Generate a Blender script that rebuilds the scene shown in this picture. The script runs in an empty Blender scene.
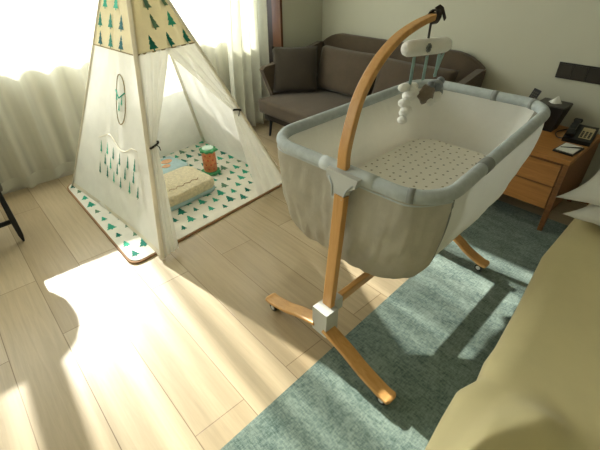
import bpy, bmesh, math, random
from mathutils import Vector, Matrix, noise
random.seed(7)
PI = math.pi
sc = bpy.context.scene
COL = sc.collection
ORI = {}

# ------------------------------------------------------------------ helpers
def tag(o, label=None, cat=None, group=None, kind=None):
    if label: o['label'] = label
    if cat: o['category'] = cat
    if group: o['group'] = group
    if kind: o['kind'] = kind
    return o

def thing(name, label, cat, loc=(0, 0, 0), group=None):
    o = bpy.data.objects.new(name, None); COL.objects.link(o)
    o.empty_display_size = .1
    o.location = loc; ORI[o.name] = Vector(loc)
    return tag(o, label, cat, group)

def obj(name, bm, mats, parent=None, smooth=False, origin=None, bevel=0, sub=0, label=None):
    """bm is in world coordinates; the mesh is moved to its owner's origin"""
    if bevel:
        ed = [e for e in bm.edges if len(e.link_faces) == 2 and e.calc_face_angle(0) > .5]
        if ed: bmesh.ops.bevel(bm, geom=ed, offset=bevel, segments=2, profile=.6, affect='EDGES')
    bmesh.ops.recalc_face_normals(bm, faces=bm.faces[:]) if len(bm.faces) else None
    if parent is not None:
        off = ORI[parent.name]
    elif origin is not None:
        off = Vector(origin)
    else:
        xs = [v.co for v in bm.verts]
        off = Vector(((min(v.x for v in xs)+max(v.x for v in xs))/2, (min(v.y for v in xs)+max(v.y for v in xs))/2, min(v.z for v in xs)))
    bmesh.ops.translate(bm, vec=-off, verts=bm.verts[:])
    me = bpy.data.meshes.new(name); bm.to_mesh(me); bm.free()
    for m in (mats if isinstance(mats, (list, tuple)) else [mats]): me.materials.append(m)
    if smooth or bevel:
        for p in me.polygons: p.use_smooth = True
    if bevel and not smooth:
        me.set_sharp_from_angle(angle=math.radians(50))
    o = bpy.data.objects.new(name, me); COL.objects.link(o)
    ORI[o.name] = off
    if parent is not None: o.parent = parent
    else: o.location = off
    if sub:
        md = o.modifiers.new('sub', 'SUBSURF'); md.levels = sub; md.render_levels = sub
    if label: o['label'] = label
    return o

def BM(): return bmesh.new()

def box(bm, x0, x1, y0, y1, z0, z1, M=None, mi=0):
    c = [(x, y, z) for z in (z0, z1) for y in (y0, y1) for x in (x0, x1)]
    vs = [bm.verts.new(M @ Vector(p) if M else p) for p in c]
    for f in ((0, 2, 3, 1), (4, 5, 7, 6), (0, 1, 5, 4), (2, 6, 7, 3), (0, 4, 6, 2), (1, 3, 7, 5)):
        bm.faces.new([vs[i] for i in f]).material_index = mi
    return bm

def grid(bm, fn, nu, nv, closeu=False, mi=0, flip=False):
    rows = [[bm.verts.new(fn(i/nu, j/nv)) for i in range(nu if closeu else nu+1)] for j in range(nv+1)]
    for j in range(nv):
        for i in range(nu):
            a = rows[j][i]; b = rows[j][(i+1) % len(rows[j])]; c = rows[j+1][(i+1) % len(rows[j])]; d = rows[j+1][i]
            try: bm.faces.new((a, b, c, d)).material_index = mi
            except ValueError: pass
    return rows

def sweep(bm, pts, prof, closed=False, up=Vector((0, 0, 1)), cap=True, scales=None, ups=None, mi=0):
    """sweep profile [(a,b)...] (a: side, b: up) along pts"""
    pts = [Vector(p) for p in pts]; n = len(pts); rings = []
    for i, p in enumerate(pts):
        if closed: t = pts[(i+1) % n]-pts[i-1]
        else: t = pts[min(i+1, n-1)]-pts[max(i-1, 0)]
        t.normalize(); u = ups[i] if ups else up
        s = t.cross(u)
        if s.length < 1e-5: s = t.cross(Vector((1, 0, 0)))
        s.normalize(); uu = s.cross(t)
        k = scales[i] if scales else 1
        rings.append([bm.verts.new(p+s*a*k+uu*b*k) for a, b in prof])
    m = len(prof)
    for i in range(n if closed else n-1):
        A = rings[i]; B = rings[(i+1) % n]
        for j in range(m):
            bm.faces.new((A[j], A[(j+1) % m], B[(j+1) % m], B[j])).material_index = mi
    if cap and not closed:
        bm.faces.new(rings[0][::-1]).material_index = mi; bm.faces.new(rings[-1]).material_index = mi
    return bm

def circ(r, n=12, rz=None): return [(r*math.cos(2*PI*k/n), (rz or r)*math.sin(2*PI*k/n)) for k in range(n)]
def rrect(w, h, r, k=3):
    out = []
    for cx, cy, a0 in ((w/2-r, h/2-r, 0), (-w/2+r, h/2-r, 90), (-w/2+r, -h/2+r, 180), (w/2-r, -h/2+r, 270)):
        for i in range(k+1):
            a = math.radians(a0+90*i/k); out.append((cx+r*math.cos(a), cy+r*math.sin(a)))
    return out
def tube(bm, pts, r, n=10, closed=False, **k): return sweep(bm, pts, circ(r, n), closed, **k)

def spline(P, n=8):
    """catmull-rom through P"""
    P = [Vector(p) for p in P]; out = []
    Q = [2*P[0]-P[1]]+P+[2*P[-1]-P[-2]]
    for i in range(1, len(Q)-2):
        for k in range(n):
            t = k/n; a, b, c, d = Q[i-1:i+3]
            out.append(.5*((2*b)+(c-a)*t+(2*a-5*b+4*c-d)*t*t+(3*b-a-3*c+d)*t**3))
    out.append(P[-1]); return out

def lathe(bm, prof, c=(0, 0, 0), n=24, mi=0):
    rings = []
    for r, z in prof:
        rings.append([bm.verts.new((c[0]+r*math.cos(2*PI*k/n), c[1]+r*math.sin(2*PI*k/n), c[2]+z)) for k in range(n)])
    for A, B in zip(rings, rings[1:]):
        for j in range(n): bm.faces.new((A[j], A[(j+1) % n], B[(j+1) % n], B[j])).material_index = mi
    bm.faces.new(rings[0][::-1]).material_index = mi; bm.faces.new(rings[-1]).material_index = mi
    return bm

def poly(bm, pts, z0=None, z1=None, mi=0):
    """vertical prism of a plan outline"""
    a = [bm.verts.new((p[0], p[1], z0)) for p in pts]; b = [bm.verts.new((p[0], p[1], z1)) for p in pts]
    bm.faces.new(a[::-1]).material_index = mi; bm.faces.new(b).material_index = mi
    n = len(pts)
    for i in range(n): bm.faces.new((a[i], a[(i+1) % n], b[(i+1) % n], b[i])).material_index = mi

def prism_x(bm, yz, x0, x1, mi=0):
    a = [bm.verts.new((x0, p[0], p[1])) for p in yz]; b = [bm.verts.new((x1, p[0], p[1])) for p in yz]
    bm.faces.new(a[::-1]).material_index = mi; bm.faces.new(b).material_index = mi
    n = len(yz)
    for i in range(n): bm.faces.new((a[i], a[(i+1) % n], b[(i+1) % n], b[i])).material_index = mi

def cushion(bm, c, sx, sy, sz, M=None, n=14, pw=.42, wob=.006, seed=0, pinch=.06):
    """pillow: two bulging sheets meeting in a seam, sx,sy,sz full size, flat in local xy"""
    R = M or Matrix()
    def side(s):
        def f(u, v):
            a = 2*u-1; b = 2*v-1
            h = max(0, (1-a*a)*(1-b*b))**pw
            k = 1-pinch*(a*a)*(1-b*b)*1.0; k2 = 1-pinch*(b*b)*(1-a*a)
            x = a*sx/2*(1-pinch*(1-b*b)*a*a); y = b*sy/2*(1-pinch*(1-a*a)*b*b)
            z = s*h*sz/2+wob*noise.noise(Vector((x*9+seed, y*9, s+seed)))*(0 if h == 0 else 1)
            return Vector(c)+R @ Vector((x, y, z))
        return f
    grid(bm, side(1), n, n); grid(bm, side(-1), n, n)
    bmesh.ops.remove_doubles(bm, verts=bm.verts[:], dist=.0005)

# ------------------------------------------------------------------ materials
def hexc(r, g, b):
    f = lambda c: (c/255/12.92 if c/255 <= .04045 else ((c/255+.055)/1.055)**2.4)
    return (f(r), f(g), f(b), 1)

def newmat(name):
    m = bpy.data.materials.new(name); m.use_nodes = True
    nt = m.node_tree; nt.nodes.clear()
    out = nt.nodes.new('ShaderNodeOutputMaterial')
    return m, nt, out

def nd(nt, t, **k):
    n = nt.nodes.new(t)
    for a, b in k.items():
        if a.startswith('i_'):
            key = a[2:]; key = int(key) if key.isdigit() else key.replace('_', ' ')
            n.inputs[key].default_value = b
        else: setattr(n, a, b)
    return n

def mat(name, col, rough=.5, metal=0, var=.12, vscale=6, stretch=(1, 1, 1), bump=0, bscale=80, bstretch=(1, 1, 1), spec=.5, sheen=0, trans=0, alpha=1, coat=0):
    """principled (optionally mixed with translucent) with noise variation"""
    m, nt, out = newmat(name); L = nt.links
    tc = nd(nt, 'ShaderNodeTexCoord'); mp = nd(nt, 'ShaderNodeMapping'); mp.inputs['Scale'].default_value = stretch
    L.new(tc.outputs['Object'], mp.inputs[0])
    nz = nd(nt, 'ShaderNodeTexNoise', i_Scale=vscale, i_Detail=5.0, i_Roughness=.6); L.new(mp.outputs[0], nz.inputs['Vector'])
    mx = nd(nt, 'ShaderNodeMix', data_type='RGBA', blend_type='MIX')
    c = hexc(*col)
    mx.inputs[6].default_value = tuple(x*(1-var) for x in c[:3])+(1,)
    mx.inputs[7].default_value = tuple(min(1, x*(1+var)) for x in c[:3])+(1,)
    rp = nd(nt, 'ShaderNodeMapRange', i_1=.35, i_2=.65); L.new(nz.outputs['Fac'], rp.inputs[0]); L.new(rp.outputs[0], mx.inputs[0])
    b = nd(nt, 'ShaderNodeBsdfPrincipled', i_Roughness=rough, i_Metallic=metal)
    b.inputs['Specular IOR Level'].default_value = spec
    if sheen: b.inputs['Sheen Weight'].default_value = sheen
    if coat: b.inputs['Coat Weight'].default_value = coat
    L.new(mx.outputs[2], b.inputs['Base Color'])
    if bump:
        mp2 = nd(nt, 'ShaderNodeMapping'); mp2.inputs['Scale'].default_value = bstretch; L.new(tc.outputs['Object'], mp2.inputs[0])
        n2 = nd(nt, 'ShaderNodeTexNoise', i_Scale=bscale, i_Detail=3.0); L.new(mp2.outputs[0], n2.inputs['Vector'])
        bp = nd(nt, 'ShaderNodeBump', i_Strength=bump, i_Distance=.01); L.new(n2.outputs['Fac'], bp.inputs['Height'])
        L.new(bp.outputs[0], b.inputs['Normal'])
    sh = b.outputs[0]
    if trans:
        t = nd(nt, 'ShaderNodeBsdfTranslucent'); L.new(mx.outputs[2], t.inputs[0])
        ms = nd(nt, 'ShaderNodeMixShader', i_0=trans); L.new(sh, ms.inputs[1]); L.new(t.outputs[0], ms.inputs[2]); sh = ms.outputs[0]
    if alpha < 1:
        t = nd(nt, 'ShaderNodeBsdfTransparent')
        ms = nd(nt, 'ShaderNodeMixShader', i_0=alpha); L.new(t.outputs[0], ms.inputs[1]); L.new(sh, ms.inputs[2]); sh = ms.outputs[0]
    L.new(sh, out.inputs[0])
    return m

def sheer_mat():
    m, nt, out = newmat('sheer_voile'); L = nt.links
    tc = nd(nt, 'ShaderNodeTexCoord'); mp = nd(nt, 'ShaderNodeMapping'); mp.inputs['Scale'].default_value = (0, 1, .02)
    L.new(tc.outputs['Object'], mp.inputs[0])
    nz = nd(nt, 'ShaderNodeTexNoise', i_Scale=7.0, i_Detail=2.0, i_Roughness=.5); L.new(mp.outputs[0], nz.inputs['Vector'])
    rp = nd(nt, 'ShaderNodeMapRange', i_1=.34, i_2=.66, i_3=.34, i_4=.82); L.new(nz.outputs['Fac'], rp.inputs[0])
    d = nd(nt, 'ShaderNodeBsdfDiffuse', i_Color=hexc(236, 234, 224)); t = nd(nt, 'ShaderNodeBsdfTranslucent', i_Color=hexc(236, 232, 216))
    m1 = nd(nt, 'ShaderNodeMixShader', i_0=.45); L.new(d.outputs[0], m1.inputs[1]); L.new(t.outputs[0], m1.inputs[2])
    tr = nd(nt, 'ShaderNodeBsdfTransparent'); m2 = nd(nt, 'ShaderNodeMixShader')
    L.new(rp.outputs[0], m2.inputs[0]); L.new(tr.outputs[0], m2.inputs[1]); L.new(m1.outputs[0], m2.inputs[2])
    L.new(m2.outputs[0], out.inputs[0]); return m

def floor_mat():
    m, nt, out = newmat('oak_planks'); L = nt.links
    tc = nd(nt, 'ShaderNodeTexCoord')
    mp = nd(nt, 'ShaderNodeMapping'); mp.inputs['Location'].default_value = (.35, .265, 0); L.new(tc.outputs['Object'], mp.inputs[0])
    def brick(c1, c2, mort):
        b = nd(nt, 'ShaderNodeTexBrick', offset=.37, i_Scale=1.0)
        b.inputs['Color1'].default_value = c1; b.inputs['Color2'].default_value = c2; b.inputs['Mortar'].default_value = mort
        b.inputs['Mortar Size'].default_value = .0022; b.inputs['Mortar Smooth'].default_value = .2
        b.inputs['Brick Width'].default_value = 1.5; b.inputs['Row Height'].default_value = .245; b.inputs['Bias'].default_value = 0
        L.new(mp.outputs[0], b.inputs[0]); return b
    b = brick(hexc(192, 175, 145), hexc(174, 155, 124), hexc(132, 112, 84))
    g = nd(nt, 'ShaderNodeMapping'); g.inputs['Scale'].default_value = (1.2, 22, 1); L.new(tc.outputs['Object'], g.inputs[0])
    nz = nd(nt, 'ShaderNodeTexNoise', i_Scale=2.2, i_Detail=8.0, i_Roughness=.65, i_Distortion=.6); L.new(g.outputs[0], nz.inputs['Vector'])
    rp = nd(nt, 'ShaderNodeMapRange', i_1=.3, i_2=.7, i_3=.86, i_4=1.08); L.new(nz.outputs['Fac'], rp.inputs[0])
    mul = nd(nt, 'ShaderNodeMix', data_type='RGBA', blend_type='MULTIPLY', i_0=1.0)
    L.new(b.outputs['Color'], mul.inputs[6]); L.new(rp.outputs[0], mul.inputs[7])
    p = nd(nt, 'ShaderNodeBsdfPrincipled'); p.inputs['Roughness'].default_value = .33; p.inputs['Specular IOR Level'].default_value = .45
    L.new(mul.outputs[2], p.inputs['Base Color'])
    bp = nd(nt, 'ShaderNodeBump', i_Strength=.25, i_Distance=.002); L.new(b.outputs['Fac'], bp.inputs['Height']); bp.invert = True
    L.new(bp.outputs[0], p.inputs['Normal']); L.new(p.outputs[0], out.inputs[0]); return m

def wood_mat(name, c1, c2, axis=0, rough=.45, sc_=3.0, dist=1.2):
    m, nt, out = newmat(name); L = nt.links
    tc = nd(nt, 'ShaderNodeTexCoord'); mp = nd(nt, 'ShaderNodeMapping')
    s = [14, 14, 14]; s[axis] = .9; mp.inputs['Scale'].default_value = s; L.new(tc.outputs['Object'], mp.inputs[0])
    nz = nd(nt, 'ShaderNodeTexNoise', i_Scale=sc_, i_Detail=6.0, i_Roughness=.6, i_Distortion=dist); L.new(mp.outputs[0], nz.inputs['Vector'])
    cr = nd(nt, 'ShaderNodeMix', data_type='RGBA'); cr.inputs[6].default_value = hexc(*c1); cr.inputs[7].default_value = hexc(*c2)
    rp = nd(nt, 'ShaderNodeMapRange', i_1=.3, i_2=.7); L.new(nz.outputs['Fac'], rp.inputs[0]); L.new(rp.outputs[0], cr.inputs[0])
    p = nd(nt, 'ShaderNodeBsdfPrincipled', i_Roughness=rough); L.new(cr.outputs[2], p.inputs['Base Color'])
    L.new(p.outputs[0], out.inputs[0]); return m

def rug_mat():
    m, nt, out = newmat('teal_rug_pile'); L = nt.links
    tc = nd(nt, 'ShaderNodeTexCoord')
    def ns(scale, st, det=4.0):
        mp = nd(nt, 'ShaderNodeMapping'); mp.inputs['Scale'].default_value = st; L.new(tc.outputs['Object'], mp.inputs[0])
        n = nd(nt, 'ShaderNodeTexNoise', i_Scale=scale, i_Detail=det, i_Roughness=.7); L.new(mp.outputs[0], n.inputs['Vector']); return n
    a = ns(5, (1, 2.2, 1)); b = ns(30, (1, 3.5, 1)); c = ns(260, (1, 1, 1), 2.0); d = ns(30, (4, 1, 1))
    ad = nd(nt, 'ShaderNodeMath', operation='ADD'); L.new(a.outputs['Fac'], ad.inputs[0]); L.new(b.outputs['Fac'], ad.inputs[1])
    ad2 = nd(nt, 'ShaderNodeMath', operation='ADD'); L.new(ad.outputs[0], ad2.inputs[0]); L.new(d.outputs['Fac'], ad2.inputs[1])
    rp = nd(nt, 'ShaderNodeMapRange', i_1=1.2, i_2=1.8); L.new(ad2.outputs[0], rp.inputs[0])
    mx = nd(nt, 'ShaderNodeMix', data_type='RGBA'); mx.inputs[6].default_value = hexc(69, 90, 85); mx.inputs[7].default_value = hexc(136, 153, 143)
    L.new(rp.outputs[0], mx.inputs[0])
    p = nd(nt, 'ShaderNodeBsdfPrincipled', i_Roughness=.95); p.inputs['Specular IOR Level'].default_value = .1; p.inputs['Sheen Weight'].default_value = .25
    L.new(mx.outputs[2], p.inputs['Base Color'])
    bp = nd(nt, 'ShaderNodeBump', i_Strength=.7, i_Distance=.006); L.new(c.outputs['Fac'], bp.inputs['Height']); L.new(bp.outputs[0], p.inputs['Normal'])
    L.new(p.outputs[0], out.inputs[0]); return m

def glass_mat():
    m, nt, out = newmat('window_glass'); L = nt.links
    t = nd(nt, 'ShaderNodeBsdfTransparent', i_Color=(.97, .98, .97, 1)); g = nd(nt, 'ShaderNodeBsdfGlossy', i_Roughness=.02)
    ms = nd(nt, 'ShaderNodeMixShader', i_0=.05); L.new(t.outputs[0], ms.inputs[1]); L.new(g.outputs[0], ms.inputs[2]); L.new(ms.outputs[0], out.inputs[0]); return m

def dots_mat():
    """cream sheet printed with small dark dots"""
    m, nt, out = newmat('spotted_sheet'); L = nt.links
    tc = nd(nt, 'ShaderNodeTexCoord')
    vo = nd(nt, 'ShaderNodeTexVoronoi', voronoi_dimensions='2D', i_Scale=20.0, i_Randomness=.4); L.new(tc.outputs['Object'], vo.inputs['Vector'])
    lt = nd(nt, 'ShaderNodeMath', operation='LESS_THAN', i_1=.125); L.new(vo.outputs['Distance'], lt.inputs[0])
    hs = nd(nt, 'ShaderNodeMix', data_type='RGBA'); hs.inputs[6].default_value = hexc(104, 106, 100); hs.inputs[7].default_value = hexc(150, 140, 110)
    sp = nd(nt, 'ShaderNodeSeparateColor'); L.new(vo.outputs['Color'], sp.inputs[0]); L.new(sp.outputs[0], hs.inputs[0])
    mx = nd(nt, 'ShaderNodeMix', data_type='RGBA'); mx.inputs[6].default_value = hexc(226, 222, 211); L.new(hs.outputs[2], mx.inputs[7]); L.new(lt.outputs[0], mx.inputs[0])
    p = nd(nt, 'ShaderNodeBsdfPrincipled', i_Roughness=.9); L.new(mx.outputs[2], p.inputs['Base Color']); L.new(p.outputs[0], out.inputs[0]); return m

M = {}
M['floor'] = floor_mat(); M['rug'] = rug_mat(); M['sheer'] = sheer_mat(); M['glass'] = glass_mat(); M['sheet'] = dots_mat()
M['wall'] = mat('wall_paint', (188, 188, 172), .9, var=.02, vscale=2, bump=.08, bscale=200)
M['ceil'] = mat('ceiling_paint', (228, 226, 214), .9, var=.02)
M['frame'] = mat('window_frame_paint', (196, 194, 184), .5, var=.03)
M['panel'] = wood_mat('brown_wood_panel', (84, 50, 28), (106, 64, 38), 2, .5)
M['sheerhem'] = mat('sheer_hem', (206, 206, 194), .9, trans=.3, alpha=.85, var=.04)
M['drape'] = mat('cream_drape', (247, 247, 240), .9, trans=.5, var=.04, bump=.1, bscale=300)
M['canvas'] = mat('tent_canvas', (249, 248, 243), .95, alpha=.94, trans=.48, var=.03, vscale=9, bump=.12, bscale=260)
M['canvas_beige'] = mat('printed_canvas_ground', (222, 212, 180), .95, trans=.42, var=.04, vscale=9, bump=.1, bscale=260)
M['seam'] = mat('tent_seam_tape', (238, 232, 216), .95, trans=.3, var=.06)
M['seam_dk'] = mat('band_stitching', (150, 134, 104), .95, var=.1)
M['pole'] = mat('tent_pole_wood', (240, 236, 222), .6, var=.05)
for k, c in dict(g1=(26, 122, 106), g2=(56, 170, 142), g3=(104, 142, 116), g4=(22, 92, 98), g5=(70, 170, 158)).items():
    M[k] = mat('print_'+k, c, .9, trans=.15, var=.08)
M['mat_top'] = mat('quilted_cotton', (231, 229, 218), .9, var=.04, vscale=14, bump=.3, bscale=14)
M['mat_edge'] = mat('mat_binding', (166, 128, 94), .8, var=.1)
M['blkt'] = mat('black_elastic', (28, 27, 26), .7, var=.1)
M['sofa'] = mat('taupe_upholstery', (76, 63, 48), .9, var=.1, vscale=12, bump=.25, bscale=400, sheen=.15)
M['sofa_dk'] = mat('dark_taupe_upholstery', (54, 46, 36), .9, var=.1, vscale=12, bump=.25, bscale=400, sheen=.1)
M['blue_leg'] = mat('dark_blue_metal', (52, 58, 66), .45, metal=.4, var=.05)
M['oak'] = wood_mat('honey_beech_wood', (190, 138, 74), (208, 160, 98), 2, .42)
M['oak_x'] = wood_mat('honey_beech_wood_x', (190, 140, 78), (210, 162, 100), 0, .42)
M['oak_y'] = wood_mat('honey_beech_wood_y', (188, 138, 76), (208, 160, 98), 1, .42)
M['grey_pl'] = mat('pale_grey_plastic', (186, 188, 184), .5, var=.03)
M['rimcloth'] = mat('grey_rim_padding', (176, 184, 186), .85, var=.08, vscale=30, bump=.15, bscale=300)
M['rimpl'] = mat('grey_rim_sleeve', (186, 193, 194), .7, var=.05)
M['skirt'] = mat('taupe_linen_skirt', (186, 181, 166), .95, trans=.35, var=.06, vscale=14, bump=.9, bscale=7, bstretch=(2.6, 2.6, 1))
M['liner'] = mat('cream_liner', (251, 251, 247), .9, trans=.4, var=.03, bump=.7, bscale=5, bstretch=(2, 2, 1))
M['mesh'] = mat('white_mesh_panel', (226, 228, 224), .85, trans=.35, alpha=.9, var=.02)
M['binding'] = mat('grey_binding', (140, 144, 142), .8, var=.05)
M['black'] = mat('black_plastic', (24, 24, 24), .4, var=.1)
M['rubber'] = mat('white_wheel_ring', (206, 206, 200), .5, var=.04)
M['plush_w'] = mat('white_plush', (242, 242, 238), .95, var=.04, bump=.5, bscale=160, sheen=.3)
M['plush_g'] = mat('grey_plush', (128, 134, 138), .95, var=.1, bump=.5, bscale=160, sheen=.3)
M['plush_b'] = mat('brown_plush', (128, 114, 100), .95, var=.1, bump=.5, bscale=160, sheen=.3)
M['ribbon'] = mat('blue_grey_ribbon', (146, 176, 176), .8, var=.05)
M['strap_shade'] = mat('dark_brown_strap_and_shade', (40, 28, 22), .6, var=.1)  # also colours the painted shade strip beside the wood panel
M['nswood'] = wood_mat('nightstand_veneer', (158, 108, 52), (184, 128, 66), 0, .4)
M['nsdark'] = wood_mat('nightstand_frame', (112, 72, 34), (136, 90, 46), 0, .45)
M['boxblk'] = mat('black_leatherette', (17, 16, 14), .5, var=.15, bump=.2, bscale=200)
M['grey_top'] = mat('dark_grey_lid', (72, 70, 64), .5, var=.1)
M['paper'] = mat('white_paper', (226, 226, 220), .9, var=.02)
M['switch'] = mat('dark_switch_plate', (30, 28, 26), .35, var=.1)
M['switch2'] = mat('dark_switch_key', (42, 39, 36), .3, var=.1)
M['linen'] = mat('white_bed_linen', (226, 226, 222), .9, var=.03, bump=.2, bscale=60)
M['spread'] = mat('khaki_satin_spread', (222, 210, 162), .5, var=.04, vscale=3, sheen=.2, bump=.05, bscale=300)
M['spread_in'] = mat('brown_lining', (120, 92, 52), .7, var=.06)
M['bedbase'] = mat('bed_base_cloth', (92, 84, 70), .9, var=.08)
M['towel'] = mat('beige_terry', (228, 217, 186), .95, var=.12, vscale=40, bump=.8, bscale=90, sheen=.3)
M['blue_c'] = mat('pale_blue_cotton', (176, 205, 212), .9, var=.08, vscale=20, bump=.3, bscale=60)
M['peach'] = mat('peach_print', (222, 176, 140), .9, var=.05)
M['toy_r'] = mat('orange_toy_plastic', (206, 132, 84), .4, var=.2, vscale=22)
M['toy_red'] = mat('red_print', (190, 64, 48), .4, var=.1)
M['toy_g'] = mat('green_toy_plastic', (70, 158, 104), .4, var=.1)
M['toy_lid'] = mat('pale_mint_drum_skin', (206, 232, 222), .5, var=.03)
M['shell'] = mat('grey_shell_chair', (70, 70, 68), .6, var=.06)
M['steel'] = mat('dark_steel', (44, 46, 48), .4, metal=.6, var=.1)
M['remote'] = mat('remote_body', (34, 35, 38), .4, var=.1)

# ------------------------------------------------------------------ room
XW, XE, YS, YN, ZC = -3.80, 2.30, -3.20, 3.45, 2.75
SILL, HEAD, WY0, WY1 = .95, 2.56, -2.9, 2.70
def struct(name, bm, m, **k):
    o = obj(name, bm, m, origin=(0, 0, 0), **k); o['kind'] = 'structure'; return o
struct('floor', box(BM(), XW-.3, XE+.1, YS-.1, YN+.1, -.08, 0), M['floor'])
struct('ceiling', box(BM(), XW-.3, XE+.1, YS-.1, YN+.1, ZC, ZC+.1), M['ceil'])
struct('wall_back', box(BM(), XW-.3, XE+.1, YN, YN+.1, 0, ZC), M['wall'])
struct('wall_front', box(BM(), XW-.3, XE+.1, YS-.1, YS, 0, ZC), M['wall'])
struct('wall_right', box(BM(), XE, XE+.1, YS, YN, 0, ZC), M['wall'])
b = BM(); W0 = XW-.16
box(b, W0, XW, YS, YN, 0, SILL); box(b, W0, XW, YS, YN, HEAD, ZC); box(b, W0, XW, YS, WY0, SILL, HEAD); box(b, W0, XW, WY1, YN, SILL, HEAD)
struct('wall_left', b, M['wall'])
b = BM(); box(b, XW+.002, -3.435, 2.87, YN-.001, .001, ZC-.001); struct('wall_corner', b, M['wall'])
b = BM(); box(b, -3.565, -3.428, 2.840, 2.868, .002, ZC-.002); struct('trim_1', b, M['panel'], bevel=.002)
b = BM(); box(b, -3.78, -3.566, 2.855, 2.868, .002, ZC-.002); struct('shade_strip', b, M['strap_shade'])  # dark strip: shade of the gap beside the drape, painted in
b = BM(); box(b, XW, XW+.02, YS+.01, 2.72, .001, .07); struct('baseboard_left', b, M['frame'])
b = BM(); box(b, -1.40, XE-.01, YN-.013, YN-.001, .001, .07); struct('baseboard_back', b, M['nsdark'])
# window frame
b = BM()
FX0, FX1 = XW-.13, XW-.07
box(b, FX0, FX1, WY0, WY1, SILL, SILL+.05); box(b, FX0, FX1, WY0, WY1, HEAD-.05, HEAD)
for y, w in ((WY0+.025, .05), (-1.55, .10), (-.04, .17), (WY1-.025, .05)):
    box(b, FX0-.001, FX1+.001, y-w/2, y+w/2, SILL+.001, HEAD-.001)
wf = obj('window_1', b, M['frame'], origin=(0, 0, 0)); wf['kind'] = 'structure'
b = BM(); box(b, XW-.105, XW-.095, WY0+.01, WY1-.01, SILL+.02, HEAD-.02)
obj('window_pane', b, M['glass'], wf)
b = BM(); box(b, XW-.16, XW+.004, WY0, WY1, SILL-.012, SILL+.004); obj('window_sill', b, M['frame'], wf)

# curtains
def sheer_pt(u, v, y0=-2.95, y1=2.50):
    y = y0+(y1-y0)*u; z = .045+(2.66-.045)*v
    ph = y*2*PI/.215+.6*math.sin(y*3.1)
    amp = .030+.006*math.sin(y*5)
    sp = .022*(1-v)**3*math.sin(y*4.3+1)
    zz = z+(.012*math.sin(ph*.5) if v == 0 else 0)
    return Vector((-3.715+amp*math.sin(ph+.25*math.sin(z*1.3+y))+sp, y+.012*math.cos(ph), zz))
b = BM(); grid(b, lambda u, v: sheer_pt(u, .035+.965*v), 420, 14)
sh = obj('sheer_curtain', b, M['sheer'], smooth=True, origin=(-3.72, 0, .02))
tag(sh, 'long white sheer curtain with soft folds hanging over the bright window', 'curtain')
b = BM(); grid(b, lambda u, v: sheer_pt(u, .035*v)+Vector((.001, 0, 0)), 420, 2)
obj('curtain_hem', b, M['sheerhem'], sh, smooth=True)
b = BM()
def drape(u, v):
    z = .03+2.63*v; ya = 2.24+.28*v*v; y = ya+(2.77-ya)*u
    ph = u*2*PI*4.3
    flare = .02*(1-v)
    return Vector((-3.595+(.036+flare)*math.sin(ph+.5*math.sin(z*1.5))+.015*math.sin(u*31+z), y+.02*math.cos(ph), z))
grid(b, drape, 90, 24)
dr = obj('drape_curtain', b, M['drape'], smooth=True)
tag(dr, 'cream lined drape gathered at the window edge beside the wood panel', 'curtain')
md = dr.modifiers.new('thick', 'SOLIDIFY'); md.thickness = .004

# switch panel
sp = thing('switch_panel', 'long black switch panel fixed on the wall above the nightstand', 'switch', (-.68, YN, .96))
b = BM(); box(b, -.955, -.46, YN-.012, YN-.001, .876, .984); obj('plate', b, M['switch'], sp, bevel=.003)
for k in range(5):
    x = -.945+.096*k; b = BM(); box(b, x, x+.088, YN-.017, YN-.010, .885, .975); obj('switch_key', b, M['switch2'], sp, bevel=.002)

# ------------------------------------------------------------------ rug
b = BM()
poly(b, [(-.685, -1.6), (1.4, -1.5), (1.4, 3.05), (-.94, 2.98)], .001, .006)
tag(obj('rug', b, M['rug']), 'large teal grey woven rug under the crib and bed', 'rug')

# ------------------------------------------------------------------ play mat and tent
def tree_shape(w, h):
    """fir outline: three saw-toothed tiers and a stub, tip at +v"""
    L = [(0, 1), (.17, .70), (.10, .70), (.30, .42), (.2, .42), (.42, .12), (.07, .12), (.07, 0)]
    pts = [(x, y) for x, y in L]+[(-x, y) for x, y in reversed(L[1:])]
    return [(x*w, (y-.5)*h) for x, y in pts]
def add_tree(bm, c, U, V, N, w, h, mi, off=.0012):
    pts = tree_shape(w, h); n = len(pts)
    vs = [bm.verts.new(c+U*x+V*y+N*off) for x, y in pts]
    # quads across the axis keep the concave outline clean
    f = [vs[0], vs[1], vs[n-1]]; bm.faces.new(f).material_index = mi
    for k in range(1, 7):
        a, d = vs[k], vs[n-k]; e, g = vs[k+1], vs[n-k-1]
        if abs(pts[k][1]-pts[k+1][1]) < 1e-6: continue
        bm.faces.new((a, e, g, d)).material_index = mi

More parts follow.
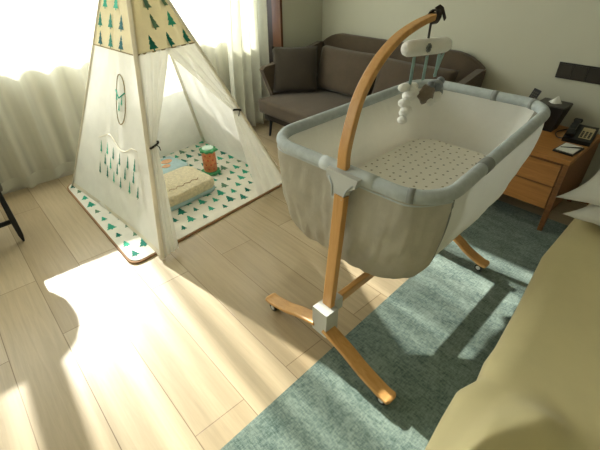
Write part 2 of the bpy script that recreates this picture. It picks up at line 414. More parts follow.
P1, P2, P3, P4 = Vector((-3.56, .47)), Vector((-2.12, .47)), Vector((-2.32, 2.02)), Vector((-3.68, 1.97))
def quad(u, v): return (P1*(1-u)+P2*u)*(1-v)+(P4*(1-u)+P3*u)*v
def rounded(r, seg=5):
    out = []
    C4 = [P1, P2, P3, P4]
    for i in range(4):
        p = C4[i]; a = (C4[i-1]-p).normalized(); c = (C4[(i+1) % 4]-p).normalized()
        s = p+a*r; e = p+c*r
        for k in range(seg+1):
            t = k/seg; out.append(s*(1-t)**2+p*2*t*(1-t)+e*t*t)
    return out
b = BM()
poly(b, rounded(.09), .002, .014, 1)
inner = []
cen = (P1+P2+P3+P4)/4
poly(b, [cen+(p-cen)*.985 for p in rounded(.09)], .010, .019, 0)
rr = random.Random(3)
row = 0
v = .04
while v < .985:
    k = 0; u = .045+(.055 if row % 2 else 0)
    while u < .97:
        p = quad(u, v); q = quad(u, v+.01)
        a = rr.uniform(-.12, .12)+.05
        V_ = Vector((-1, .15, 0)).normalized(); V_.rotate(Matrix.Rotation(a, 3, 'Z')); U_ = Vector((V_.y, -V_.x, 0))
        s = rr.choice((.8, 1, 1.1, .65))
        add_tree(b, Vector((p.x, p.y, .019)), U_, V_, Vector((0, 0, 1)), .085*s, .10*s, rr.choice((2, 3, 2, 3, 4)), .0015)
        u += .098; k += 1
    v += .062; row += 1
tag(obj('play_mat', b, [M['mat_top'], M['mat_edge'], M['g1'], M['g2'], M['g3']]), 'padded white play mat printed with green fir trees under the tent', 'play mat')

AP = Vector((-2.83, 1.15, 1.87))
APC = AP+Vector((-.045, -.05, 0))
FA, FB, FC, FD = Vector((-2.05, .645, 0)), Vector((-3.50, .525, 0)), Vector((-2.34, 1.94, 0)), Vector((-3.60, 1.87, 0))
tent = thing('play_tent', 'white fabric teepee play tent with green fir tree print on top', 'tent', (-2.85, 1.2, 0))
for F in (FA, FB, FC, FD):
    a_ = APC if F is FC else AP; d = (a_-F).normalized(); s = F+d*(.014 if F in (FA,) else .03)
    b = BM(); tube(b, [s, a_+d*.22+Vector(((F.y-1.2)*.02, (F.x+2.8)*.02, 0))], .0135, 12); obj('pole', b, M['pole'], tent, smooth=True)
ZB = 1.145   # where the printed band begins
def apx(F): return APC if F is FC else AP
def on(F, z): return F+(apx(F)-F)*(z/AP.z)
def wallgrid(F, G, zlo, zhi, nu=24, nv=24, sag=.03, out=None, fold=.006, seed=0):
    n = (G-F).cross(AP-F).normalized()
    mid = (F+G)/2
    if n.dot(mid-Vector((-2.85, 1.2, 0))) < 0: n = -n
    def f(u, v):
        z = zlo+(zhi-zlo)*v; p = on(F, z)*(1-u)+on(G, z)*u
        w = 4*u*(1-u)
        k = (1-z/AP.z)
        d = -sag*w*(1-v*.3)*k+fold*w*noise.noise(Vector((u*7+seed, z*2.5, seed)))*1.5
        return p+n*(d+.010)
    return f, n
# three solid sides
for nm, F, G, z0, sd in (('left', FA, FB, .022, 1), ('rear', FB, FD, .022, 2), ('right', FD, FC, .022, 3)):
    b = BM(); f, n = wallgrid(F, G, z0, ZB, seed=sd, fold=.012); grid(b, f, 40, 30)
    obj('tent_wall', b, M['canvas'], tent, smooth=True)
# skirt along the left side lies on the mat: hem tape
b = BM(); f, n = wallgrid(FA, FB, .022, .06); grid(b, lambda u, v: f(u, v)+n*.003, 24, 1); obj('hem', b, M['seam'], tent, smooth=True)
# printed band, four faces
for F, G, sd in ((FA, FB, 1), (FB, FD, 2), (FD, FC, 3), (FC, FA, 4)):
    b = BM(); f, n = wallgrid(F, G, ZB-.004, AP.z-.03, sag=.01, fold=.003, seed=sd)
    grid(b, lambda u, v: f(u, v)+n*.003, 14, 10)
    rr = random.Random(sd+10); row = 0; z = ZB+.045
    U_ = (G-F).normalized(); V_ = (n.cross(U_)); V_ = V_ if V_.z > 0 else -V_
    while z < 1.72:
        w = (on(G, z)-on(F, z)).length; cnt = int((w-.07)/.14)
        for k in range(cnt+1):
            uu = .5+((k-cnt/2)*.145+(.036 if row % 2 else -.036))/w
            if not .07 < uu < .93: continue
            vv = (z-(ZB-.004))/(AP.z-.03-(ZB-.004))
            c = f(uu, vv)+n*.003
            add_tree(b, c, U_, V_, n, .082, .095, rr.choice((1, 2, 3, 4, 1)), .0018)
        z += .108; row += 1
    obj('printed_band', b, [M['canvas_beige'], M['g1'], M['g2'], M['g3'], M['g4']], tent, smooth=False)
    b = BM(); grid(b, lambda u, v: f(u, 0)+n*.0055+Vector((0, 0, -.003+.008*v)), 14, 1); obj('band_seam', b, M['seam_dk'], tent, smooth=True)
# front flaps, tied back
n = (FA-FC).cross(AP-FC).normalized(); n = n if n.x > 0 else -n
TA = on(FA, .655); TC = on(FC, .66)
def flap(F, T, top0, top1, foot0, foot1, sd, wtie):
    """u runs from the pole (0) to the free edge (1); v from the foot (0) up to the band (1)"""
    zt = T.z
    def f(u, v):
        z = .024+(ZB-.024)*v; pole = on(F, z)
        topdir = (top1-top0)
        tv = zt/ZB
        if v > tv:
            k = (v-tv)/(1-tv); wv = wtie+(topdir.length*1.10-wtie)*(k**.85)*(.88+.12*k)
            dirv = topdir.normalized()
        else:
            k = 1-v/tv; wv = wtie+((foot1-foot0).length-wtie)*(k**.9); dirv = (foot1-foot0).normalized()
        cp = abs(k)
        fold = (.020-.010*cp)*math.sin(u*PI*7+sd)*(u*(1.2-u)*2)
        return pole+dirv*wv*u+n*(.012+(.004 if F is FA else 0)+fold+.006*noise.noise(Vector((u*3, z*4, sd))))
    return f
SPL = on(FA, ZB)*.52+on(FC, ZB)*.48
for F, T, fo, sd, wt in ((FA, TA, .12, 0, .05), (FC, TC, .36, 2, .06)):
    top0 = on(F, ZB); G = FC if F is FA else FA
    foot1 = F+(G-F).normalized()*fo
    b = BM(); grid(b, flap(F, T, top0, SPL, F, foot1, sd, wt), 26, 40)
    fl = obj('door_flap', b, M['canvas'], tent, smooth=True)
    d = (G-F).normalized(); c = T+d*.03+n*.018
    b = BM(); pts = [c+d*.036*math.cos(a)+n*.026*math.sin(a)+Vector((0, 0, .012*math.cos(a))) for a in [2*PI*k/16 for k in range(16)]]
    sweep(b, pts, rrect(.004, .014, .0015, 1), closed=True)
    tube(b, [c+n*.026, c+n*.036+Vector((0, 0, -.02))+d*.012, c+n*.03+Vector((0, 0, -.045))+d*.02], .0035, 6)
    obj('tie', b, M['blkt'], fl, smooth=True)
# seam strips down the corner poles
for F in (FA, FC, FB):
    o_ = (F-Vector((-2.85, 1.2, 0))).normalized()
    b = BM(); sweep(b, [on(F, z)+o_*.0155 for z in (.02, .6, ZB, 1.8)], rrect(.028, .004, .0015, 1), ups=[o_]*4)
    obj('corner_seam', b, M['seam'], tent, smooth=False)
# pocket and small rolled window on the left side
fL, nL = wallgrid(FA, FB, .022, ZB, seed=1, fold=.012)
def onleft(u, z, off): return fL(u, (z-.022)/(ZB-.022))+nL*off
b = BM()
def pk(u, v):
    uu = .14+.58*u; z = .27+.30*v
    zz = z+(.03*math.sin(u*PI*3+1) if v > .999 else .012*math.sin(u*PI*3+1)*v)
    return onleft(uu, zz, .006+.012*math.sin(v*PI)*math.sin(u*PI)+.006*math.sin(u*15)*v)
grid(b, pk, 24, 10)
U_ = (FA-FB).normalized(); V_ = nL.cross(U_); V_ = V_ if V_.z > 0 else -V_
rr = random.Random(5)
for r_ in range(3):
    for k in range(6):
        uu = .08+.168*k+(.06 if r_ % 2 else 0); vv = .2+.27*r_
        if uu > .95: continue
        add_tree(b, pk(uu, vv), U_, V_, nL, .036, .10, rr.choice((1, 2, 1)), .004)
obj('pocket', b, [M['canvas'], M['g1'], M['g2']], tent)
b = BM(); tube(b, [pk(k/24, 1)+nL*.002 for k in range(25)], .003, 6); obj('pocket_hem', b, M['seam'], tent, smooth=True)
b = BM()
def wn(u, v):
    a = 2*PI*u; r = v
    uu = .37+.085*math.cos(a)*r; z = .86+.15*math.sin(a)*r
    return onleft(uu, z, .006+.006*(1-r*r))
grid(b, wn, 28, 5, closeu=True)
bmesh.ops.remove_doubles(b, verts=b.verts[:], dist=.0004)
for q in ((.33, .86), (.37, .82), (.41, .88)): add_tree(b, onleft(q[0], q[1], .013), U_, V_, nL, .028, .07, 1, .002)
obj('window_flap', b, [M['canvas'], M['g2']], tent, smooth=True)
b = BM(); tube(b, [wn(k/28, 1)+nL*.002 for k in range(28)], .0035, 6, closed=True); obj('window_binding', b, M['seam_dk'], tent, smooth=True)
b = BM(); tube(b, [onleft(.455, .91, .012), onleft(.37, .87, .016), onleft(.285, .91, .012)], .004, 6)
obj('window_ribbon', b, M['g2'], tent, smooth=True)

# things on the mat
MR = Matrix.Rotation(math.radians(14), 4, 'Z')
def foldstack(c, ang, L, W):
    return Matrix.Translation(c) @ Matrix.Rotation(ang, 4, 'Z')
tb = thing('folded_baby_blanket', 'folded beige terry baby blanket with pale blue underside inside the tent', 'blanket', (-2.78, 1.13, .02))
MM = foldstack(Vector((-2.74, 1.13, 0)), math.radians(98), .4, .3)
def slab(z0, z1, L, W, r, seed, wob=.004):
    b = BM()
    n = 20
    def f(u, v):
        a = 2*PI*u
        ex = .22
        cx = math.copysign(abs(math.cos(a))**ex, math.cos(a))*L/2; cy = math.copysign(abs(math.sin(a))**ex, math.sin(a))*W/2
        w = (v-.5)*PI
        s = 1-r*(1-math.cos(w)); z = (z0+z1)/2+(z1-z0)/2*math.sin(w)
        p = Vector((cx*s, cy*s, z+wob*noise.noise(Vector((cx*12+seed, cy*12, z*10)))))
        return MM @ p
    rows = grid(b, f, 48, 8, closeu=True)
    b.faces.new(rows[0][::-1]); b.faces.new(rows[-1])
    return b
obj('blue_fold', slab(.021, .066, .50, .38, .05, 1), M['blue_c'], tb, smooth=True)
obj('terry_fold', slab(.064, .145, .49, .40, .06, 5, .010), M['towel'], tb, smooth=True)
b = BM(); tube(b, [MM @ Vector((-.14+.28*k/20, -.10+.012*math.sin(k*1.3), .147)) for k in range(21)], .0025, 6)
obj('stitched_lettering', b, M['mat_edge'], tb, smooth=True)
tq = thing('folded_baby_quilt', 'pale blue and peach printed baby quilt folded flat behind the beige blanket', 'quilt', (-3.08, 1.20, .02))
MM = foldstack(Vector((-3.13, 1.16, 0)), math.radians(100), .4, .3)
obj('quilt', slab(.021, .112, .44, .30, .05, 9, .008), M['blue_c'], tq, smooth=True)
b = BM()
for (x, y, r) in ((-.13, .07, .035), (-.02, .08, .045), (.11, .05, .04), (.05, -.03, .03)):
    pts = [MM @ Vector((x+r*math.cos(a)*1.3, y+r*math.sin(a), 0)) for a in [2*PI*k/16 for k in range(16)]]
    for p in pts: p.z = .118
    vs = [b.verts.new(p) for p in pts]; ww = [b.verts.new(p+Vector((0, 0, -.006))) for p in pts]
    b.faces.new(vs)
    for i in range(16): b.faces.new((vs[i], vs[(i+1) % 16], ww[(i+1) % 16], ww[i]))
obj('applique', b, M['peach'], tq)

dc = Vector((-2.90, 1.53, .0205))
dm = thing('toy_drum', 'orange and green cylinder toy drum standing on the mat in the tent', 'toy', dc)
b = BM(); lathe(b, [(.058, .028), (.060, .04), (.060, .20), (.058, .212)], dc, 28)
for k in range(9):
    for j in range(4):
        a = 2*PI*(k+.5*(j % 2))/9; z = .06+.042*j; r = .0615
        q = [(-.008, 0), (0, .010), (.008, 0), (0, -.010)]
        vs = []
        for s, t in q:
            aa = a+s/r; vs.append(b.verts.new(dc+Vector((r*math.cos(aa), r*math.sin(aa), z+t))))
        b.faces.new(vs).material_index = 1
obj('drum_body', b, [M['toy_r'], M['toy_red']], dm, smooth=True)
for z0, nm in ((0, 'base_ring'), (.208, 'top_ring')):
    b = BM(); nn = 48
    prof = []
    def lob(r, z):
        return [b.verts.new(dc+Vector(((r+.008*math.cos(8*2*PI*k/nn))*math.cos(2*PI*k/nn), (r+.008*math.cos(8*2*PI*k/nn))*math.sin(2*PI*k/nn), z))) for k in range(nn)]
    R_ = .082 if z0 == 0 else .070
    rings = [lob(R_-.01, z0), lob(R_, z0+.008), lob(R_, z0+.022), lob(R_-.01, z0+.030)]
    for A, B in zip(rings, rings[1:]):
        for j in range(nn): b.faces.new((A[j], A[(j+1) % nn], B[(j+1) % nn], B[j]))
    b.faces.new(rings[0][::-1]); b.faces.new(rings[-1])
    obj(nm, b, M['toy_g'], dm, smooth=False)
b = BM(); lathe(b, [(.050, .237), (.050, .242), (.046, .246)], dc, 28); obj('drum_skin', b, M['toy_lid'], dm, smooth=False)

# ------------------------------------------------------------------ sofa
SX0, SX1 = -3.355, -1.44
sf = thing('sofa', 'taupe upholstered three seat sofa against the wall in the corner', 'sofa', ((SX0+SX1)/2, 2.95, 0))
b = BM(); box(b, SX0+.06, SX1-.06, 2.47, 3.34, .20, .30); obj('frame', b, M['sofa_dk'], sf, bevel=.02)
for x0, x1 in ((SX0+.066, -2.405), (-2.395, SX1-.066)):
    b = BM(); box(b, x0, x1, 2.385, 3.20, .29, .435)
    bmesh.ops.subdivide_edges(b, edges=b.edges[:], cuts=3, use_grid_fill=True)
    cx = (x0+x1)/2
    for v_ in b.verts:
        if v_.co.z > .42: v_.co.z += .020*(1-((v_.co.x-cx)/((x1-x0)/2))**2)*(1-((v_.co.y-2.8)/.4)**2)
    obj('seat_cushion', b, M['sofa'], sf, smooth=True, bevel=.028)
# shell back: leaning board with rounded top corners
def shell_back():
    b = BM(); pr_ = []
    def f(u, v):
        x = SX0+.03+(SX1-SX0-.06)*u
        e = min(u, 1-u)*(SX1-SX0)
        top = .962-(.10*(1-min(1, e/.28))**2)
        z = .20+(top-.20)*v
        y = 3.22+.13*(v)
        return Vector((x, y, z))
    rows = grid(b, f, 30, 10)
    r2 = bmesh.ops.extrude_face_region(b, geom=b.faces[:])
    vs = [g for g in r2['geom'] if isinstance(g, bmesh.types.BMVert)]
    bmesh.ops.translate(b, vec=(0, .075, 0), verts=vs)
    return b
obj('backrest', shell_back(), M['sofa'], sf, smooth=False, bevel=.016)
for s, x in ((-1, SX0), (1, SX1-.060)):
    b = BM()
    yz = [(2.64, .20), (2.57, .45), (2.48, .69), (2.51, .720), (2.60, .728), (3.0, .80), (3.30, .865), (3.36, .86), (3.38, .20)]
    prism_x(b, yz, x, x+.060)
    for v_ in b.verts:
        v_.co.x += s*-.05*(1-min(1, (v_.co.z-.2)/.5))*1.0
    obj('armrest', b, M['sofa'], sf, bevel=.018)
def leg(x, y, dx, dy):
    b = BM(); sweep(b, [(x+dx, y+dy, 0.0005), (x, y, .215)], rrect(.024, .024, .004, 2), scales=[.75, 1.15], up=Vector((1, 0, 0))); obj('leg', b, M['blue_leg'], sf)
for x, dx in ((SX0+.10, -.02), (SX1-.10, .02)):
    for y, dy in ((2.53, -.02), (3.26, .03)): leg(x, y, dx, dy)
# loose back cushions
def rot(ax, ay, az): return Matrix.Rotation(math.radians(az), 4, 'Z') @ Matrix.Rotation(math.radians(ay), 4, 'Y') @ Matrix.Rotation(math.radians(ax), 4, 'X')
b = BM(); cushion(b, (-2.76, 3.105, .665), .76, .44, .17, rot(74, 0, 0), pinch=.04, seed=1)
tag(obj('back_cushion', b, M['sofa'], smooth=True), 'wide taupe sofa back cushion next to the dark square pillow', 'cushion')
b = BM(); cushion(b, (-1.97, 3.105, .660), .80, .43, .17, rot(74, 0, 0), pinch=.04, seed=4)
tag(obj('back_cushion', b, M['sofa'], smooth=True), 'wide taupe sofa back cushion partly hidden behind the wooden arch', 'cushion')
b = BM(); cushion(b, (-3.165, 2.80, .672), .47, .45, .15, rot(70, 0, 50), pinch=.05, seed=8)
tag(obj('throw_pillow', b, M['sofa_dk'], smooth=True), 'dark brown square throw pillow leaning on the left sofa arm', 'pillow')

# ------------------------------------------------------------------ bassinet
cr = thing('bedside_crib', 'grey fabric bedside crib on a beech wood rolling stand', 'crib', (-.9, 1.55, 0))
XC = -.862
def rimz(y): return .934+.045*(y-1.05)/1.23
CX0, CX1, CY0, CY1 = -1.391, -.526, 1.048, 2.283
CC = Vector(((CX0+CX1)/2, (CY0+CY1)/2))
def rloop(x0, x1, y0, y1, r, n=10, xf=0, xr=0):
    """rounded rectangle, counter-clockwise starting on the near side; xf,xr narrow the far end"""
    out = []
    def arc(cx, cy, a0):
        for i in range(n+1):
            a = math.radians(a0+90*i/n); out.append((cx+r*math.cos(a), cy+r*math.sin(a)))
    def line(p, q, m):
        for i in range(1, m): out.append((p[0]+(q[0]-p[0])*i/m, p[1]+(q[1]-p[1])*i/m))
    arc(x0+r, y0+r, 180); line((x0+r, y0), (x1-r, y0), 14)
    arc(x1-r, y0+r, 270); line((x1, y0+r), (x1, y1-r), 14)
    arc(x1-r, y1-r, 0); line((x1-r, y1), (x0+r, y1), 14)
    arc(x0+r, y1-r, 90); line((x0, y1-r), (x0, y0+r), 14)
    res = []
    for p in out:
        q = Vector((p[0]-CC.x, p[1]-CC.y)); q.x *= 1-.119*(p[1]-CY0)/(CY1-CY0)
        q.rotate(Matrix.Rotation(.031, 2)); res.append(q+CC)
    return res
RIM = rloop(CX0, CX1, CY0, CY1, .165, 10)
BOT = rloop(CX0+.14, CX1-.11, CY0+.10, CY1-.12, .15, 10)      # mattress level
LOW = rloop(CX0+.075, CX1-.085, CY0+.045, CY1-.05, .20, 10)      # hem of the outer fabric
def lz(p):
    t = max(0, min(1, (-.93-p.x)/.34)); t = t*t*(3-2*t)
    base = .425+.135*(p.y-1.05)/1.2
    return base+(.645-base)*t*max(.08, min(1, .08+(p.y-1.16)/.32))
NR = len(RIM)
def bz(y): return .605+.045*(y-1.05)/1.2
rim = BM(); tube(rim, [(p.x, p.y, rimz(p.y)) for p in RIM], .027, 14, closed=True)
obj('padded_rim', rim, M['rimcloth'], cr, smooth=True)
# sleeves on the rim (slightly fatter sections)
def sleeve(i0, i1, r=.0292, m='rimpl', nm='rim_sleeve'):
    b = BM(); pts = [RIM[i % NR] for i in range(i0, i1+1)]
    tube(b, [(p.x, p.y, rimz(p.y)) for p in pts], r, 14); obj(nm, b, M[m], cr, smooth=True)
sleeve(15, 22)               # front clamp section
sleeve(37, 38, .0288, 'binding', 'rim_cuff'); sleeve(55, 56, .0288, 'binding', 'rim_cuff'); sleeve(26, 27, .0288, 'binding', 'rim_cuff'); sleeve(62, 63, .0288, 'binding', 'rim_cuff')
# inner liner
def lerp(a, b, t): return a+(b-a)*t
def wallf(off, wob=0, ztop=-.01, bot=0, n0=0, n1=NR):
    def f(u, v):
        i = n0+u*(n1-n0); k = int(i) % NR; k2 = (k+1) % NR; t = i-int(i)
        a = RIM[k].lerp(RIM[k2], t); b_ = BOT[k].lerp(BOT[k2], t)
        w = v
        p = a.lerp(b_, w**1.15)
        c = CC; d = (a-c).normalized()
        p = p+d*(off+wob*math.sin(i*2.1+2*math.sin(i*.7))*(1-v)**.6)
        return Vector((p.x, p.y, lerp(rimz(a.y)+ztop, bz(b_.y)+bot, v)))
    return f
b = BM(); f = wallf(-.012, .002, n0=54, n1=NR+35); rows = grid(b, f, NR-19, 14)
obj('inner_liner', b, M['liner'], cr, smooth=True)
b = BM(); vs = [b.verts.new((p.x, p.y, bz(p.y)+.004)) for p in BOT]; b.faces.new(vs)
ex = bmesh.ops.extrude_face_region(b, geom=b.faces[:]); bmesh.ops.translate(b, vec=(0, 0, -.02), verts=[g for g in ex['geom'] if isinstance(g, bmesh.types.BMVert)])
obj('base_board', b, M['binding'], cr)
# mattress
b = BM(); MT = [CC+(p-CC)*.965 for p in BOT]
def mtr(u, v):
    i = int(round(u*NR)) % NR; p = MT[i]; w = (v-.5)*PI; s = 1-.04*(1-math.cos(w))
    q = CC+(p-CC)*s
    return Vector((q.x, q.y, bz(q.y)+.030+.022*math.sin(w)+.003))
rows = grid(b, mtr, NR, 8, closeu=True); b.faces.new(rows[0][::-1]); b.faces.new(rows[-1])
obj('mattress', b, M['sheet'], cr, smooth=False)
# outer skirt: left long side, near end, round both near corners, and the far end
def skirtf(n0, n1, drop, pleat):
    def f(u, v):
        i = (n0+u*(n1-n0)); k = int(math.floor(i)) % NR; k2 = (k+1) % NR; t = i-math.floor(i)
        a = RIM[k].lerp(RIM[k2], t); b_ = LOW[k].lerp(LOW[k2], t)
        d = (a-CC).normalized()
        p = a.lerp(b_, v**1.6)+d*(.010+.020*math.sin(PI*min(1, v*1.05)))
        if v > .84: p -= d*(.075*((v-.84)/.16)**1.8)
        g = max(.18, min(1.9, (8-i)/9)) if n0 < 0 else .3       # more gathers round the near left corner
        fold = pleat*g*(math.sin(i*1.9+1.5*math.sin(i*.55)+v*1.2)*.6+math.sin(i*3.7+1.1*math.sin(i*.31)+2*v)*.4)*(1-.45*v)*min(1, v*6)
        p += d*(fold+.022*noise.noise(Vector((i*.16, v*2.0, 1.3)))+.012*noise.noise(Vector((i*.55+v*2, v*4.0, 7.7)))*min(1, v*2))
        return Vector((p.x, p.y, lerp(rimz(a.y)-.016, lz(b_)-drop, v**.92)))
    return f
b = BM(); grid(b, skirtf(-17, 33, .012, .016), 220, 34)
sk = obj('fabric_skirt', b, M['skirt'], cr, smooth=True)
b = BM(); grid(b, skirtf(57, NR-17, .012, .004), 90, 14); obj('far_fabric', b, M['skirt'], cr, smooth=True)
# gathered frill line under the rim
b = BM(); f = skirtf(-17, 33, .012, .016); tube(b, [f(k/110, .012)+Vector((0, 0, -.006)) for k in range(111)], .004, 6); obj('piping', b, M['rimpl'], cr, smooth=True)
# mesh panel on the bed side
b = BM(); grid(b, lambda u, v: skirtf(33, 57, .0, 0)(u, v), 60, 14); obj('mesh_panel', b, M['mesh'], cr, smooth=True)
b = BM(); f = skirtf(33, 57, 0, 0)
tube(b, [f(k/40, .985) for k in range(41)], .008, 8); tube(b, [f(0, k/16) for k in range(17)], .004, 6); tube(b, [f(1, k/16) for k in range(17)], .004, 6)
obj('panel_binding', b, M['binding'], cr, smooth=True)
# pocket for the side label on far end inside
# stand
def stand(y, xl, xr, ytop, xc):
    b = BM(); sweep(b, [(xc, y+.025, .14), (xc, ytop, rimz(ytop)-.07)], rrect(.054, .032, .005, 2), up=Vector((0, 1, 0)))
    obj('post', b, M['oak'], cr)
    b = BM(); box(b, xc-.040, xc+.050, y-.028, y+.050, .150, .295); obj('joint_box', b, M['grey_pl'], cr, bevel=.010)
    for s, xt in ((-1, xl), (1, xr)):
        L = abs(xt-xc)
        P = [(xc+s*.03, .186), (xc+s*(.05+L*.25), .146), (xc+s*(L*.60), .104), (xc+s*(L*.84), .074), (xc+s*L*.93, .068), (xc+s*L, .070)]
        pts = spline([(x_, y, z_) for x_, z_ in P], 6)
        n_ = len(pts); sc_ = [1]*n_
        sc_[-1] = .62; sc_[-2] = .85
        b = BM(); sweep(b, pts, rrect(.072, .022, .008, 2), scales=sc_, up=Vector((0, 0, 1)))
        ft = obj('foot', b, M['oak_x'], cr, smooth=False, bevel=0)
        cx = xt-s*.045; zw = .0245 if s < 0 and y < 1.5 else .0305
        b = BM(); tube(b, [(cx, y-.018, zw), (cx, y+.018, zw)], .0240, 18, up=Vector((0, 0, 1))); ca = obj('caster', b, M['black'], ft)
        b = BM()
        for yy in (y-.020, y+.014): tube(b, [(cx, yy, zw), (cx, yy+.006, zw)], .013, 16, up=Vector((0, 0, 1)))
        box(b, cx-.008, cx+.008, y-.008, y+.008, .044, .062)
        obj('caster_hub', b, M['rubber'], ft)
stand(.915, -1.275, -.435, .995, XC); stand(2.06, -1.40, -.575, 2.33, XC-.06)
b = BM(); sweep(b, [(XC+.01, .975, .30), (XC-.03, 2.06, .30)], rrect(.032, .046, .006, 2)); obj('crossbar', b, M['oak_y'], cr)
for y in (.975, 2.07):
    x_ = XC if y < 1.5 else XC-.04
    b = BM(); box(b, x_-.022, x_+.034, y-.03 if y > 1.5 else y-.012, y+.01 if y > 1.5 else y+.035, .262, .328); obj('crossbar_bracket', b, M['grey_pl'], cr, bevel=.006)
# Y bracket, near and far
def ybr(y, s, xc):
    zr = rimz(y)
    rows = [(.080, .012), (.074, -.022), (.044, -.044), (.032, -.066), (.030, -.094)]
    f = lambda q: y-s*(.014+.020*(-q/.094 if q < 0 else 0))
    b = BM(); V = []
    for w_, q in rows: V.append([b.verts.new((xc+sx*w_, f(q)-s*dd, zr+q)) for sx, dd in ((-1, 0), (1, 0), (1, .034), (-1, .034))])
    for A, B in zip(V, V[1:]):
        for i in range(4): b.faces.new((A[i], A[(i+1) % 4], B[(i+1) % 4], B[i]))
    b.faces.new(V[0]); b.faces.new(V[-1][::-1])
    br = obj('rim_bracket', b, M['grey_pl'], cr, bevel=.008)
    for sx in (-1, 1):
        b = BM(); tube(b, [(xc+sx*.026, y-s*.067, zr-.085), (xc+sx*.036, y-s*.058, zr-.045), (xc+sx*.062, y-s*.051, zr-.015)], .004, 6)
        obj('bracket_rib', b, M['rimpl'], br, smooth=True)
ybr(CY0, 1, XC-.012); ybr(CY1, -1, XC-.07)
# arch
XA = -.892
arc = spline([(XA, 1.030, .955), (XA, 1.034, 1.035), (XA, 1.068, 1.158), (XA, 1.105, 1.235), (XA, 1.172, 1.312), (XA, 1.238, 1.360), (XA, 1.30, 1.391), (XA, 1.385, 1.416), (XA, 1.46, 1.430), (XA, 1.525, 1.438)], 6)
b = BM(); sweep(b, arc, rrect(.026, .042, .005, 2), up=Vector((1, 0, 0)), scales=[1.12-.30*(i/(len(arc)-1)) for i in range(len(arc))])
obj('mobile_arch', b, M['oak'], cr)

# ------------------------------------------------------------------ mobile
TIP = Vector((XA, 1.505, 1.436))
mb = thing('hanging_mobile', 'white plush baby mobile hanging from the end of the wooden arch', 'mobile', TIP)
b = BM()
for k in range(3):
    dy = -.012+.011*k
    pts = [TIP+Vector((.018*math.cos(a), dy+.004*math.sin(a*2), .024*math.sin(a)-.002)) for a in [2*PI*i/14 for i in range(14)]]
    sweep(b, pts, rrect(.004, .012, .001, 1), closed=True, up=Vector((0, 1, 0)))
sweep(b, [TIP+Vector((0, 0, .022)), TIP+Vector((.004, .018, .030)), TIP+Vector((.006, .036, .022)), TIP+Vector((.008, .052, .0)), TIP+Vector((.008, .066, -.016))], rrect(.004, .016, .001, 1), up=Vector((0, 1, 1)))
obj('strap_knot', b, M['strap_shade'], mb)
BC = Vector((XA, 1.485, 1.330))
b = BM(); sweep(b, [TIP+Vector((0, -.02, -.02)), BC+Vector((0, .0, .03))], rrect(.005, .011, .001, 1), up=Vector((0, 1, 0))); obj('hanging_cord', b, M['strap_shade'], mb)
b = BM(); D = Vector((.20, .96, -.02)).normalized()
n_ = 22; L = .255
tube(b, [BC+D*L*(k/n_-.5) for k in range(n_+1)], .031, 16, scales=[min(1, (max(.06, 1-(abs(k/n_-.5)*2)**9))**.5) for k in range(n_+1)])
obj('plush_bar', b, M['plush_w'], mb, smooth=True)
b = BM()
for k in range(5):
    a = 2*PI*k/5; p = BC-D*.035+Vector((.036, 0, .003)); box(b, -.0015, .003, -.006, .006, 0, .016, Matrix.Translation(p) @ Matrix.Rotation(a, 4, 'X'))
obj('bar_star', b, M['plush_g'], mb)
def ribbon(t, z1, dx=0):
    p = BC+D*t; b = BM(); sweep(b, [p+Vector((.012, 0, -.030)), Vector((p.x+dx+.01, p.y, z1))], rrect(.003, .019, .0008, 1), up=Vector((0, 1, 0))); obj('ribbon', b, M['ribbon'], mb)
    return Vector((p.x+dx+.01, p.y, z1))
q1 = ribbon(-.075, 1.19); q2 = ribbon(-.005, 1.205); q3 = ribbon(.062, 1.21); q4 = ribbon(.085, 1.21, -.02)
# plush braided cloud dangling
b = BM()
def blob(bm, c, r, sq=(1, 1, 1), M_=None):
    R_ = (M_ or Matrix()).to_3x3(); v0 = len(bm.verts)
    g = bmesh.ops.create_icosphere(bm, subdivisions=2, radius=r)
    for v_ in g['verts']: v_.co = Vector(c)+R_ @ Vector((v_.co.x*sq[0], v_.co.y*sq[1], v_.co.z*sq[2]))
base = q1+Vector((.0, .004, -.02))
for k in range(6):
    blob(b, base+Vector((.012*math.cos(k*2.2), .016*math.sin(k*1.9)-.004*k, -.023*k)), .030-.0017*k, (1, 1.05, .72))
blob(b, base+Vector((0, -.04, .022)), .022, (1, 1.5, .8)); blob(b, base+Vector((0, .02, .015)), .022, (1, 1.3, .8))
obj('braided_toy', b, M['plush_w'], mb, smooth=True)
# star toy
b = BM(); sc0 = q2+Vector((.02, .012, -.055))
def star(bm, c, R_, r_, th, rotm):
    top = bm.verts.new(Vector(c)+rotm @ Vector((th, 0, 0))); bt = bm.verts.new(Vector(c)+rotm @ Vector((-th, 0, 0)))
    ring = [bm.verts.new(Vector(c)+rotm @ Vector((0, (R_ if k % 2 == 0 else r_)*math.sin(PI*k/5), (R_ if k % 2 == 0 else r_)*math.cos(PI*k/5)))) for k in range(10)]
    for k in range(10):
        bm.faces.new((ring[k], ring[(k+1) % 10], top)); bm.faces.new((ring[(k+1) % 10], ring[k], bt))
star(b, sc0, .074, .040, .026, Matrix.Rotation(math.radians(-30), 3, 'Z') @ Matrix.Rotation(math.radians(18), 3, 'X'))
obj('star_toy', b, M['plush_b'], mb, sub=1, smooth=True)
b = BM(); c3 = q3+Vector((.01, .0, -.035))
blob(b, c3, .032, (1, 1.1, .85)); blob(b, c3+Vector((.0, -.035, .012)), .016); blob(b, c3+Vector((.0, .035, .014)), .018); blob(b, c3+Vector((.005, .03, -.03)), .018)
obj('bear_toy', b, M['plush_g'], mb, smooth=True)
b = BM(); blob(b, c3+Vector((.012, -.005, -.04)), .026, (1, 1.2, 1)); blob(b, c3+Vector((.015, -.045, -.055)), .016); obj('moon_toy', b, M['plush_w'], mb, smooth=True)

